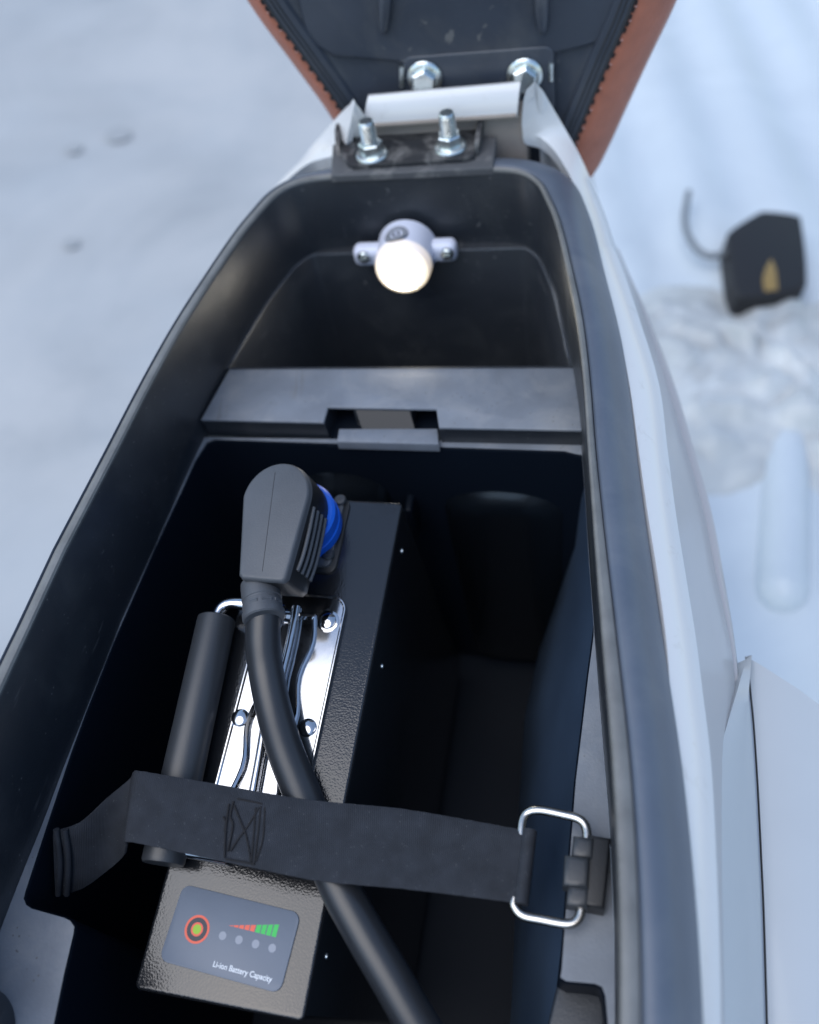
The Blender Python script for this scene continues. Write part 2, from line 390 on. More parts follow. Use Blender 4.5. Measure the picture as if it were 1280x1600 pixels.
# raised wall column on the left rear, lower shelf on the right rear
b = MB(); b.lathe([(20, -334), (20, -4), (17, -1), (.1, -.5)], (-158, -291, 0), (0, 0, 1), 40); b.build('wall_column', 'tub', tubo)
ls = [P(870, 1540, -92), P(856, 1600, -92), P(836, 1720, -92)]
b = MB().prism([(ls[0].x, ls[0].y), (104, ls[0].y-1), (105, ls[2].y), (ls[2].x, ls[2].y), (ls[1].x, ls[1].y)], -334, -92, 1.5); b.build('lower_shelf', 'tub', tubo)

# rim trim: sloping rubber band outside the lip
prof = [(6.9, -4), (7.2, -1.0), (9.2, .2), (14, -1.2), (19, -5), (24, -11.5), (27.5, -18), (28.3, -21.5), (27.5, -26)]
tr = MB().loft([ring(o, z) for o, z in prof]); tr.build('rim_trim', 'trim', bike, 60)

# right-hand painted body panel, row by row
def rowp(lst): return lst
rows = [  # (row y, x inner edge, x shoulder end, x silhouette)
    (390, 933, 962, 967), (440, 946, 980, 989), (500, 961, 1000, 1016), (600, 981, 1030, 1054), (700, 995, 1043, 1084), (800, 1009, 1056, 1112),
    (900, 1025, 1072, 1131), (1000, 1038, 1088, 1148), (1080, 1044, 1098, 1155), (1200, 1052, 1112, 1152), (1400, 1058, 1122, 1152), (1600, 1062, 1127, 1155), (1900, 1064, 1128, 1158), (2400, 1062, 1126, 1160)]
cols = []
for y, xi, xs, xo in rows:
    fw = 5+9*sstep(430, 600, y)-9*sstep(850, 1120, y)             # narrow flange along the lower edge
    a1 = P(xi, y, -21); a3 = P(xs, y, -36); a4 = P(xo-fw, y, -112); a5 = P(xo, y, -114)
    a2 = a1.lerp(a3, .5)+Vector((0, 0, 3.2)); a25 = a1.lerp(a3, .82)+Vector((0, 0, 2.4))
    m1 = a3.lerp(a4, .2)+Vector((1.2, 0, -6)); m2 = a3.lerp(a4, .6)+Vector((1.0, 0, -4))
    cols.append([a1+Vector((-2, 0, -7)), a1+Vector((-.5, 0, -1.2)), a1+Vector((.8, 0, .6)), a1.lerp(a2, .5)+Vector((0, 0, .8)), a2, a25, a3, m1, m2, a4+Vector((-1, 0, 6)), a4, a4.lerp(a5, .5)+Vector((0, 0, 1)), a5, a5+Vector((-.6, 0, -4)), a5+Vector((-12, 0, -40)), a5+Vector((-50, 0, -100))])
cs = [spline([c[k] for c in cols], 4) for k in range(len(cols[0]))]
bp_ = MB().loft(cs[:7], False)
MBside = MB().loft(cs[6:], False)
# left-hand panel, hidden from here: the same swept profile
lf = [(x, y) for x, y in inset(LOOP, -29) if x < CXM and -455 < y < 190]
lo = []
for o, z in ((8, -28), (9.5, -27), (12, -30), (14, -40), (18, -70), (22, -118), (20, -150), (0, -220)):
    lo.append([Vector((x, y, z)) for (x, y), (_, yy) in zip(inset(LOOP, -o), LOOP) if x < CXM-58 and -440 < yy < 185])
nmin = min(len(q) for q in lo); lo = [q[-nmin:] for q in lo]
bp_.loft(lo, False)
panel = bp_.build('body_panel', 'paint', bike, 45)
MBside.build('shade_toned_side', 'paint_shade', panel, 60)  # lower side of the same panel, its shade put into the colour
# horns: painted nose pieces either side of the hinge
def horn(inner, outer, name='nose_horn'):
    ri = spline([VEH.px(*p) for p in inner], 5); ro = spline([VEH.px(*p) for p in outer], 5)
    r0 = [p+Vector((0, 1.5, -9)) for p in ri]
    mid = [a_.lerp(b_, .45)+Vector((0, 0, 2.2)) for a_, b_ in zip(ri, ro)]
    low = [p+Vector((0, 6, -30)) for p in ro]; low2 = [p+Vector((0, 12, -90)) for p in ro]
    return MB().loft([r0, ri, mid, ro, low, low2], False).build(name, 'paint', bike, 40)
# (px, py, V-height) pairs
horn([(936, 400, -20), (921, 350, -18), (899, 292, -13), (872, 243, -7), (846, 216, -2), (818, 205, 4), (817, 170, 20), (822, 142, 32), (834, 131, 36)],
     [(966, 400, -36), (949, 345, -32), (930, 296, -26), (905, 240, -14), (887, 208, -4), (872, 182, 8), (858, 158, 20), (848, 141, 30), (839, 132, 35)])
horn([(400, 345, -20), (430, 300, -19), (478, 258, -14), (512, 246, -8), (536, 238, 0), (545, 205, 14), (550, 182, 24), (553, 168, 31), (555, 160, 34)],
     [(396, 340, -26), (424, 298, -26), (468, 252, -22), (484, 232, -16), (500, 214, -8), (517, 194, 4), (533, 176, 16), (545, 164, 26), (552, 159, 33)])
b = MB(); b.add([VEH.px(555, 160, 34), VEH.px(563, 170, 30), VEH.px(571, 182, 24), VEH.px(566, 215, 4), VEH.px(548, 215, 8), VEH.px(550, 182, 24)], [(0, 1, 2, 5), (2, 3, 4, 5)]); b.build('horn_inner_face', 'paint', bike)

# hinge cover flap
fa, fb_, fc, fd = VEH.px(575, 152, 245, 1), VEH.px(813, 131, 245, 1), VEH.px(568, 193, 238, 1), VEH.px(808, 176, 238, 1)
hc = MB(); rg = []
for k in range(13):
    t = k/12
    top = fa.lerp(fb_, t); bot = fc.lerp(fd, t); c_ = top.lerp(bot, .5)+Vector((0, -.5, .9))
    rg.append([top+Vector((0, 9, -4)), top+Vector((0, 3, .2)), top+Vector((0, .6, .2)), top.lerp(c_, .5)+Vector((0, -.2, .4)), c_, bot, bot+Vector((0, .4, -3.2)), bot+Vector((0, 2, -3.4)), top+Vector((0, 8, -7))])
hc.loft(rg, True, True, True); hco = hc.build('hinge_cover', 'paint', bike, 40)
MB().tube([fc+Vector((.5, -.3, -1.6)), fc.lerp(fd, .5)+Vector((0, -.3, -1.6)), fd+Vector((-.5, -.3, -1.6))], 1.5, 8, True, 4).build('cover_edge', 'under', hco)
b = MB().box(-66, 44, 243, 262, -40, 14, 2); b.build('nose_bulkhead', 'under', bike)

# platform and bracket
pl = [P(518, 273, 2), P(770, 262, 2), P(776, 214, 2), P(520, 226, 2)]
b = MB().prism([(pl[0].x, 204.6), (pl[1].x, 204.6), (pl[2].x, pl[2].y), (pl[3].x, pl[3].y)], -2.5, 2.4, 1.0, 3); b.build('bracket_platform', 'platform', bike)
BZ = 5.6
bo = [P(*q, BZ) for q in ((545, 256), (552, 259), (728, 247), (741, 243), (752, 196), (748, 186), (575, 196), (540, 206), (531, 222), (533, 243))]
br = MB().prism([(p.x, p.y) for p in bo], BZ-3, BZ, .6, 2)
bro = br.build('hinge_bracket', 'bracket', bike)
def flange(pts, th):
    m_ = MB(); n_ = len(pts); m_.add([Vector(p) for p in pts]+[Vector(p)+Vector(th) for p in pts], [tuple(range(n_)), tuple(range(2*n_-1, n_-1, -1))]+[(i, (i+1) % n_, n_+(i+1) % n_, n_+i) for i in range(n_)])
    return m_.build('bracket_flange', 'bracket', bro)
q = [P(741, 243, BZ-2.8), P(753, 196, BZ-2.8)]
flange([q[0], q[1]+Vector((0, 4, 0)), q[1]+Vector((1, 4, 13)), q[1]+Vector((1, -1, 15)), q[0]+Vector((.5, 8, 8)), q[0]+Vector((.5, 3, 7))], (3.0, 0, 0))
q = [P(533, 244, BZ-2.8), P(540, 204, BZ-2.8)]
flange([q[0], q[1], q[1]+Vector((-1, -6, 9)), q[0].lerp(q[1], .5)+Vector((-1.5, 0, 9)), q[0]+Vector((-1, 4, 5))], (-2.6, 0, 0))
# flange nut and threaded stud, shared meshes
ID = Frame((0, 0, 0), Matrix.Identity(3))
nb = MB(ID)
hexr = lambda r, z, c=0: [Vector((r*math.cos(R_(60*k+c)), r*math.sin(R_(60*k+c)), z)) for k in range(6)]
nb.lathe([(10.6, 0), (10.8, .8), (10.2, 1.8), (8.6, 2.6)], (0, 0, 0), (0, 0, 1), 36)
nb.loft([hexr(8.1, 2.0), hexr(8.1, 8.6), hexr(7.1, 9.6)], True, False, True)
nut = shared('flange_nut', nb, 'zinc', 30)
sb = MB(ID); pr = [(5.0, 0)]
z_ = 8.5
while z_ < 22.5: pr += [(5.2, z_), (5.2, z_+.4), (4.4, z_+.95), (4.4, z_+1.15)]; z_ += 1.6
pr += [(5.0, z_), (4.3, z_+1.0), (.1, z_+1.05)]
sb.lathe(pr, (0, 0, 0), (0, 0, 1), 28)
stud = shared('threaded_stud', sb, 'zinc', 25)
for (x, y), rz in (((582, 242), 12), ((704, 230), 38)):
    fr = VEH.sub(P(x, y, BZ), Matrix.Rotation(R_(rz), 3, 'Z') @ Matrix.Identity(3))
    fr.o = VEH.W(P(x, y, BZ))
    place(nut, 'flange_nut', fr, bro); place(stud, 'threaded_stud', fr, bro)

# lower side fairing on the right with its seam
sm = [(1168, 1027), (1173, 1080), (1178, 1130), (1184, 1220), (1190, 1340), (1194, 1430), (1199, 1600), (1203, 1760), (1208, 2100)]
s0 = [P(x, y, -124) for x, y in sm]
li = [(1166, 1030, -119), (1151, 1083, -102), (1137, 1130, -86), (1122, 1190, -68), (1113, 1300, -52), (1117, 1420, -47), (1124, 1600, -45), (1126, 1760, -45), (1126, 2100, -45)]
l0 = [P(*q) for q in li]
ll = [a_.lerp(b_, .5)+Vector((2, 0, 4)) for a_, b_ in zip(l0, s0)]
f1 = MB().loft([spline([p+Vector((-14, 0, -20)) for p in l0], 4), spline(l0, 4), spline(ll, 4), spline([p+Vector((-1.4, 0, .5)) for p in s0], 4), spline([p+Vector((-.5, 0, -.6)) for p in s0], 4), spline([p+Vector((-.5, 0, -10)) for p in s0], 4)], False)
f1.build('side_fairing', 'paint2', bike, 40)
r1 = [p+Vector((5, -4, 1.5)) for p in s0]; r2 = [p+Vector((24, -16, -1)) for p in s0]; r3 = [p+Vector((70, -44, -18)) for p in s0]; r4 = [p+Vector((120, -70, -60)) for p in s0]; r5 = [p+Vector((130, -76, -160)) for p in s0]
f2 = MB().loft([spline([p+Vector((.5, 0, -10)) for p in s0], 4), spline([p+Vector((.5, 0, -.6)) for p in s0], 4)]+[spline(q_, 4) for q_ in (r1, r2, r3, r4, r5)], False)
f2.build('outer_side_fairing', 'paint2', bike, 40)
b = MB().tube([p+Vector((0, 0, -3.2)) for p in s0], .55, 6); b.build('fairing_gap', 'seam', bike)

# ------------------------------------------------------------------ compartment lamp
lc = VEH.px(628, 425, 170, 1)
base = Vector((lc.x, 199, lc.z-1))
ax = (lc-base).normalized()
lm = MB(); Ln = (lc-base).length
lm.lathe([(20.5, 0), (20.5, 3), (20, 8), (19.6, 16), (19.3, Ln-9)], base, ax, 40)
lamp = lm.build('compartment_lamp', 'lampw', bike, 40)
gl = MB().lathe([(19.3, Ln-9), (19.1, Ln-6), (18.6, Ln-3), (17.9, Ln-2)], base, ax, 40); gl.build('lamp_front', 'glowcase', lamp, 40)
gl = MB().lathe([(18.0, Ln-2.4), (17.4, Ln-.4), (16.2, Ln+.5), (14, Ln+.9)], base, ax, 40); gl.build('lens_rim', 'glowrim', lamp)
gl = MB().lathe([(14.2, Ln-.5), (13.6, Ln+1.6), (11.5, Ln+3.0), (7, Ln+4.2), (.1, Ln+4.6)], base, ax, 40); gl.build('lamp_lens', 'glow', lamp)
for s_, (ex, ey) in ((-1, (568, 398)), (1, (700, 391))):
    ep = VEH.px(ex, ey, 193, 1)
    x0, x1 = sorted((ep.x+s_*6.5, lc.x+s_*12))
    ear = MB().box(x0, x1, 187, 199.5, ep.z-7, ep.z+8, 5, 4); ear.build('lamp_ear', 'lampw', lamp, 60)
scb = MB(ID).lathe([(4.6, 0), (4.6, 1.2), (3.9, 2.4), (2.2, 3.1), (.1, 3.3)], (0, 0, 0), (0, 0, 1), 20)
for k in (0, 1):
    scb.box(*((-2.2, 2.2, -.45, .45) if k == 0 else (-.45, .45, -2.2, 2.2)), 2.9, 3.55)
screw = shared('pan_head_screw', scb, 'zinc', 30)
for ex, ey in ((569, 401), (699, 396)):
    ep = VEH.px(ex, ey, 186.5, 1)
    place(screw, 'mounting_screw', Frame(VEH.W(ep), VEH.m @ Matrix.Rotation(R_(90), 3, 'X')), lamp)
# embossed round mark on top of the lamp
st = VEH.px(625, 357, 186, 1)
up = (Vector((-.12, -.35, .93))).normalized()
for rr_, tk, mm_ in ((7.0, .0, 'sticker'),):
    pass
def ringmark(r, t, nm, m_):
    c_ = Vector((lc.x-1.5, 184, 0)); axd = ax
    pts = []; n_ = 40
    bc = base+axd*14.5
    for rad in (r-t, r):
        for k in range(n_):
            th = 2*math.pi*k/n_
            ang = (rad*math.cos(th)-3.2)/19.9
            hgt = rad*math.sin(th)*1.0
            u_ = Vector((0, 0, 1)); u_ = (u_-axd*u_.dot(axd)).normalized(); v_ = u_.cross(axd)*-1
            pts.append(bc+axd*hgt+(u_*math.cos(ang)+Vector((1, 0, 0))*math.sin(ang))*20.15)
    MB().add(pts, [(k, (k+1) % n_, n_+(k+1) % n_, n_+k) for k in range(n_)]).build(nm, m_, lamp)
ringmark(8.2, .9, 'lamp_mark', 'inkdark'); ringmark(6.6, 2.0, 'lamp_mark', 'hose'); ringmark(3.0, 1.2, 'lamp_mark', 'inkdark')

# ------------------------------------------------------------------ raised seat
SY = 265
so_l = [(-46, -52), (-66, -34), (-76, -8), (-85, 16), (-101, 50), (-118, 87), (-133, 135), (-142, 195), (-136, 255), (-108, 305), (-55, 328)]
so_r = [(40, -62), (60, -52), (70, -32), (80, -6), (94, 30), (109, 68), (122, 115), (131, 180), (128, 245), (104, 300), (55, 327)]
outl = so_r + [(0, 333)] + list(reversed(so_l)) + [(-4, -62)]
outl = [(p.x, p.y) for p in spline([(x, z, 0) for x, z in outl], 5, True)]
SF = VEH.sub((0, SY, 0), Matrix.Rotation(R_(90), 3, 'X'))   # local x right, y up, z towards the camera
pan = MB(SF)
rz = lambda d, z: [Vector((x, y, z)) for x, y in inset(outl, d)]
pan.loft([rz(0, -3), rz(0, .5), rz(1.0, 1.4), rz(9, 1.6), rz(12, 1.0), rz(13.5, -2.5), rz(17, -4), rz(30, -5)], True, False, False)
pan.fill(rz(30, -5))
seat = pan.build('seat', 'pan', bike, 40)
seat['label'] = 'raised brown leather seat showing its dark plastic underside'
rz1 = inset(outl, -1)
def rzl(d, z): return [Vector((x+(x1-x)*-d*(1+.4*sstep(10, 70, x)), y+(y1-y)*-d*(1+.4*sstep(10, 70, x)), z)) for (x, y), (x1, y1) in zip(outl, rz1)]
lt = MB(SF).loft([rz(1.2, -.4), rz(-1.2, .6), rzl(-5, -1.5), rzl(-11, -7), rzl(-17, -15), rzl(-20.5, -26), rzl(-20, -40), rzl(-14, -55), rz(0, -66), rz(30, -74), rz(58, -77)], True)
lt.fill(rz(58, -77)); lt.build('leather_cover', 'leather', seat, 60)
# edge binding with stitches
pp = MB(SF).tube([Vector((x, y, .8)) for x, y in inset(outl, 1.4)]+[Vector((*inset(outl, 1.4)[0], .8))], 1.3, 8, smooth=0); pp.build('seat_binding', 'piping', seat)
for dd, zz in ((5, 1.9), (8, 1.9)):
    pp = MB(SF).tube([Vector((x, y, zz)) for x, y in inset(outl, dd)]+[Vector((*inset(outl, dd)[0], zz))], .5, 6, smooth=0); pp.build('binding_ridge', 'piping', seat)
sti = MB(SF); stp = MB(SF)
dense = spline([(x, y, 0) for x, y in inset(outl, -.7)], 2, True)
acc = 0; k_ = 0
for i in range(len(dense)):
    p0_, p1_ = dense[i], dense[(i+1) % len(dense)]
    acc += (p1_-p0_).length
    if acc > 4.2:
        acc = 0; k_ += 1
        t_ = (p1_-p0_).normalized()
        sti.tube([p0_-t_*1.3+Vector((0, 0, .9)), p0_+Vector((0, 0, 1.3)), p0_+t_*1.3+Vector((0, 0, .9))], .75, 6, smooth=0)
        if k_ % 2 == 0:
            nrm = Vector((t_.y, -t_.x, 0)); stp.tube([p0_+t_*2.1+Vector((0, 0, 1.1)), p0_+t_*2.1+nrm*1.2+Vector((0, 0, .7))], .45, 6, smooth=0)
o = sti.build('seat_stitching', 'thread', seat); o = stp.build('pale_stitching', 'pink', seat)
# underside relief
sp = lambda x, y, zz=-5: SF.px(x, y, zz)
up_ = [sp(533, 84), sp(640, 78), sp(760, 74), sp(932, 64)]
pt = [(-98+4, up_[0].y+6)]
plate_o = [(up_[0].x-4, up_[0].y), (up_[3].x+2, up_[3].y), (108, 150), (110, 200), (90, 270), (0, 295), (-95, 270), (-118, 200), (-112, 140), (-96, 92)]
plate_o = [(p.x, p.y) for p in spline([(x, y, 0) for x, y in plate_o], 3, True)]
b = MB(SF).prism(plate_o, -6, -.5, 3, 3); b.build('underside_panel', 'pan', seat, 50)
for x_, wd in ((604, 7), (846, 8)):
    r0, r1_ = sp(x_, -40, 0), sp(x_-4 if x_ < 700 else x_+2, 52, 0)
    b = MB(SF).tube([(r0.x, r0.y, 0), (r0.x*.5+r1_.x*.5, (r0.y+r1_.y)/2, 1.5), (r1_.x, r1_.y, 1)], lambda t, w_=wd: 1+w_*.45*math.sin(math.pi*min(1, .1+t*.9))**.6, 12); b.build('underside_rib', 'pan', seat, 60)
h0, h1 = sp(628, 92, 0), sp(866, 84, 0)
hp_ = rrect(h0.x, h1.x, h0.y-46, h0.y+1, 6)
b = MB(SF).prism(hp_, -6, .2, 1.5, 3); hpo = b.build('hinge_plate', 'pan', seat, 50)
bb = MB(ID); bb.lathe([(11.4, 0), (11.4, 1.5), (10.2, 2.6), (9.0, 3.2)], (0, 0, 0), (0, 0, 1), 32); bb.loft([hexr(8.6, 2.5), hexr(8.6, 7.5), hexr(7.2, 8.8)], True, False, True)
bolt = shared('hex_bolt', bb, 'zinc', 30)
for x, y in ((664, 121), (820, 117)):
    p_ = sp(x, y, 1); place(bolt, 'seat_bolt', Frame(SF.W(p_), SF.m @ Matrix.Rotation(R_(20), 3, 'Z')), seat)
for x, y0, y1 in ((628, 103, 135), (861, 98, 126)):
    a_, b2 = sp(x, y0, .5), sp(x, y1, .5)
    b = MB(SF).tube([a_, (a_+b2)/2, b2], 1.8, 8); b.build('plate_edge_bead', 'zinc', seat)

# ================================================================== battery
bat = thing('battery_pack', 'black powder-coated battery pack with chrome handle plate standing in the tub', 'battery', BAT.W((-40, 126, -240)))
BW, BL = 80, 254
cs_ = MB(BAT).prism(rrect(-BW, 0, 0, BL, 3), -240, 0, 1.8, 4); cs_.build('case', 'case', bat, 50)
BP = BAT.px
# indicator panel
ip = [BP(x, y, 0) for x, y in ((285, 1382), (470, 1425), (440, 1555), (252, 1500))]
ic = sum(ip, Vector())/4
wx = ((ip[1]-ip[0]).length+(ip[2]-ip[3]).length)/2; wy = ((ip[0]-ip[3]).length+(ip[1]-ip[2]).length)/2
ang_ = math.degrees(math.atan2((ip[1]-ip[0]).y+(ip[2]-ip[3]).y, (ip[1]-ip[0]).x+(ip[2]-ip[3]).x))
IND = BAT.sub((ic.x, ic.y, 0), Matrix.Rotation(R_(ang_), 3, 'Z'))
ib = MB(IND).prism(rrect(-wx/2, wx/2, -wy/2, wy/2, 4.2), -.5, .9, .35, 2); ind = ib.build('indicator_panel', 'panel', bat, 40)
def disc(r0, r1, c_, z, nm, m_):
    n_ = 40; pts = [Vector((c_.x+r*math.cos(2*math.pi*k/n_), c_.y+r*math.sin(2*math.pi*k/n_), z)) for r in ((r0, r1) if r0 else (r1,)) for k in range(n_)]
    f_ = [(k, (k+1) % n_, n_+(k+1) % n_, n_+k) for k in range(n_)] if r0 else [tuple(range(n_))]
    MB(IND).add(pts, f_).build(nm, m_, ind)
IP = lambda x, y: IND.px(x, y, .95)
bc_ = IP(308, 1452)
disc(4.85, 5.9, bc_, .96, 'button_ring', 'red'); disc(2.9, 4.85, bc_, .97, 'button_band', 'inkdark'); disc(2.0, 2.9, bc_, .98, 'button_ring', 'red'); disc(0, 2.0, bc_, .99, 'button_centre', 'lime')
for x, y in ((348, 1462), (373.5, 1468.5), (399.5, 1475), (425.5, 1481.5)): disc(0, 1.75, IP(x, y), .96, 'charge_dot', 'led')
# rising bars: bottom edge follows the row, top edge follows the other
q0, q1 = IP(357, 1446), IP(436, 1454); t1 = IP(436, 1444)
nb_ = 9; e0, e1 = IP(358, 1446), None
xa, xb = q0.x, IP(436, 1452).x; ya = q0.y
ybt, ytp = IP(433, 1465).y, IP(436, 1444).y
for k in range(nb_):
    t0_, t1_ = k/nb_, (k+.82)/nb_
    f_ = lambda t, y_: ya+(y_-ya)*t
    X = lambda t: xa+(xb-xa)*t
    MB(IND).add([(X(t0_), f_(t0_, ybt), .96), (X(t1_), f_(t1_, ybt), .96), (X(t1_), f_(t1_, ytp), .96), (X(t0_), f_(t0_, ytp), .96)], [(0, 1, 2, 3)]).build('level_bar', 'red' if k < 5 else 'green', ind)
def text(s_, fr, c_, size, nm, m_, parent, width=None, z=.96):
    cu = bpy.data.curves.new('t', 'FONT'); cu.body = s_; cu.size = size; cu.align_x = 'CENTER'; cu.align_y = 'CENTER'; cu.offset = .012*size
    ob = bpy.data.objects.new('t', cu); COL.objects.link(ob)
    dg = bpy.context.evaluated_depsgraph_get(); me = bpy.data.meshes.new_from_object(ob.evaluated_get(dg))
    bpy.data.objects.remove(ob)
    xs_ = [v.co.x for v in me.vertices]; k = width/(max(xs_)-min(xs_)) if width else 1
    MB(fr).add([Vector((c_.x+v.co.x*k, c_.y+v.co.y, z)) for v in me.vertices], [tuple(p.vertices) for p in me.polygons]).build(nm, m_, parent)
ta, tb = IP(333, 1507), IP(425, 1530)
text('Li-ion Battery Capacity', IND, (ta+tb)/2, 3.3, 'lettering', 'inkwhite', ind, (tb-ta).length)

# handle plate: pressed chrome tray with an open cup
PX0, PX1, PY0, PY1, PZ = -66, -18.6, 57, 194, 2.6
wav = lambda y: 1.6*math.sin(y*.16)
cupl = []
for yy in [182-116*k/24 for k in range(25)]: cupl.append((-33+wav(yy)-.5, yy))
for yy in [66+116*k/24 for k in range(25)]: cupl.append((-56-wav(yy+6), yy))
plo = rrect(PX0, PX1, PY0, PY1, 9, 8)
hb = MB(BAT)
hb.loft([[Vector((x, y, 0)) for x, y in plo], [Vector((x, y, PZ-.5)) for x, y in plo], [Vector((x, y, PZ+.1)) for x, y in inset(plo, .5)], [Vector((x, y, PZ+.1)) for x, y in inset(plo, 1.1)], [Vector((x, y, PZ-.6)) for x, y in inset(plo, 1.9)]])
pin = inset(plo, 1.9)
cupo = [(x, y) for x, y in cupl]
hb.fill([Vector((x, y, PZ-.6)) for x, y in pin], [Vector((x, y, PZ-.6)) for x, y in cupo])
hb.loft([[Vector((x, y, PZ-.6)) for x, y in cupo], [Vector((x, y, PZ+.8)) for x, y in inset(cupo, -.3)], [Vector((x, y, PZ+1.2)) for x, y in inset(cupo, .5)], [Vector((x, y, PZ+.6)) for x, y in inset(cupo, 1.6)], [Vector((x, y, .3)) for x, y in inset(cupo, 2.4)]])
hb.fill([Vector((x, y, .3)) for x, y in inset(cupo, 2.4)])
hpl = hb.build('handle_plate', 'chrome', bat, 40)
rv = MB(ID).lathe([(4.6, 0), (4.6, .5), (4.2, 1.5), (2.8, 2.4), (.1, 2.8)], (0, 0, 0), (0, 0, 1), 24)
rivet = shared('rivet', rv, 'chrome', 30)
for x, y in ((513, 971), (481, 1137), (376, 1122)):
    p_ = BP(x, y, PZ-.6); place(rivet, 'rivet', Frame(BAT.W(p_), BAT.m), hpl)
p_ = BP(513, 971, PZ-.6); b = MB(BAT).lathe([(5.9, -.2), (5.9, .5), (5.2, .7)], p_, (0, 0, 1), 28); b.build('rivet_washer', 'chrome', hpl)
# spring wires lying in the cup
for pts, r_ in (([(463, 948), (457, 985), (449, 1022), (441, 1055), (436, 1090), (428, 1130)], 2.3), ([(416, 1120), (408, 1170), (398, 1225), (386, 1290)], 2.3)):
    b = MB(BAT).tube([BP(x, y, 3.4) for x, y in pts], r_, 12); b.build('spring_wire', 'chrome', hpl, 60)
# flip-up handle: rod and grip
GH = 9
g1, g2 = BP(339, 966, GH), BP(254, 1352, GH)
gax = (g2-g1).normalized()
hin1 = BP(430, 950, 4)
rod = MB(BAT).tube([Vector((hin1.x+6, g1.y+9, 5)), Vector((hin1.x-2, g1.y+9.5, 6)), BP(380, 944, GH), BP(358, 944, GH), BP(345, 952, GH), g1+gax*2, g1+gax*8], 3.3, 14, True, 8)
rodo = rod.build('handle_rod', 'chrome', bat, 60)
rod2 = MB(BAT).tube([g2-gax*14, g2-gax*9+Vector((1, 0, -1)), g2-gax*8+Vector((8, 0, -2)), Vector((-62, g2.y+8, 5)), Vector((-50, g2.y+8, 3))], 3.3, 14, True, 6)
rod2.build('handle_rod', 'chrome', bat, 60)
nn = 28
gp = MB(BAT); L_ = (g2-g1).length
gp.lathe([(4, 0), (9.2, .2), (9.9, .9), (10, 3), (10, L_-2), (9.4, L_-.6), (3, L_)], g1, gax, 32); gp.build('grip', 'grip', bat, 40)
# socket flange with screws
fo = rrect(-76, -30, 208, BL-1, 4)
sfb = MB(BAT).prism(rrect(-76, -29.6, 207, BL-.6, 5), -.2, 1.4, .6, 2); sf = sfb.build('socket_flange', 'plugside', bat, 40)
b = MB(BAT).prism(rrect(-74, -32.6, 210, BL-3.5, 3.5), 1.3, 3.2, .5, 2); b.build('socket_face', 'plug', bat, 40)
ssc = MB(ID).lathe([(3.4, 0), (3.4, .8), (2.8, 1.6), (.1, 1.9)], (0, 0, 0), (0, 0, 1), 20)
for k in (0, 1): ssc.box(*((-1.7, 1.7, -.35, .35) if k == 0 else (-.35, .35, -1.7, 1.7)), 1.6, 2.05)
sscm = shared('small_cross_screw', ssc, 'grip', 30); sscz = shared('side_screw', MB(ID).lathe([(1.5, 0), (1.3, .7), (.1, 1)], (0, 0, 0), (0, 0, 1), 12), 'zinc', 30)
for x, y in ((532, 782), (513, 867)):
    place(sscm, 'flange_screw', Frame(BAT.W(BP(x, y, 3.2)), BAT.m @ Matrix.Rotation(R_(35), 3, 'Z')), sf)
for x, y in ((628, 861), (597, 1041), (510, 1494)):
    p_ = BAT.px(x, y, 0.05, 0); place(sscz, 'side_screw', Frame(BAT.W(p_), BAT.m @ Matrix.Rotation(R_(90), 3, 'Y')), bat)

# ================================================================== power plug with cable
plg = thing('power_plug', 'grey right-angle power plug with blue collar and black cable', 'plug', BAT.W((-54, 230, 4)))
rc = Vector((-52.5, 232.5))
b = MB(BAT).lathe([(21.5, 3.4), (22.2, 4.2), (22.2, 9.5), (21.6, 10.2), (21.6, 17), (20.2, 18.4), (10, 18.6)], (rc.x, rc.y, 0), (0, 0, 1), 48); b.build('blue_collar', 'blue', plg, 30)
for k in range(10):
    th = R_(36*k+8)
    b = MB(BAT).box(rc.x-.1, rc.x+.1, 0, .1, 0, .1) if False else None
HT = 43
tc_ = BP(430, 776, HT); rr0 = 18.4
bl, brr = BP(371, 904, HT), BP(446, 911, HT)
fo = []; rry = 21.5
for k in range(25):
    th = R_(-2+184*k/24); fo.append((tc_.x+rr0*math.cos(th), tc_.y+(rry if math.sin(th) > 0 else rr0)*math.sin(th)))
lft, rgt = Vector(fo[-1]), Vector(fo[0]); bL, bR = Vector((bl.x, bl.y)), Vector((brr.x, bl.y))
fo += [tuple(lft.lerp(bL, t_)) for t_ in (.3, .6, .95)]+[(bL.x+2.0, bL.y), (bR.x-2.0, bR.y)]+[tuple(rgt.lerp(bR, t_)) for t_ in (.95, .6, .3)]
fo = list(fo)
cxs = sum(p[0] for p in fo)/len(fo)
pb = MB(BAT)
def sh(o_, dx, dy): return [(x+dx, y+dy) for x, y in o_]
base_o = sh(fo, rc.x-tc_.x, 3)
rings = []
for z, d_ in ((17.5, 1.5), (18.5, .3), (24, 0), (33, 0), (HT-3.6, .15)):
    t = (z-17.5)/(HT-17.5); o_ = [((1-t)*a_[0]+t*b_[0], (1-t)*a_[1]+t*b_[1]) for a_, b_ in zip(base_o, fo)]
    rings.append([Vector((x, y, z)) for x, y in inset(o_, d_)])
for z, d_ in ((HT-2.2, .3), (HT-1.2, .6), (HT-.5, 1.05), (HT-.12, 1.5), (HT, 2.0)):
    rings.append([Vector((x, y, z)) for x, y in inset(fo, d_)])
pb.loft(rings[:5], True, True, False); 
pbo = pb.build('plug_body', 'plugside', plg, 50)
b = MB(BAT).loft(rings[4:], True, False, True); b.build('plug_face', 'plug', plg, 50)
s_a, s_b = BP(430, 738, HT+.0), BP(410, 893, HT+.0)
b = MB(BAT).tube([s_a, s_b], .13, 6, smooth=0); b.build('mould_seam', 'plugside', plg)
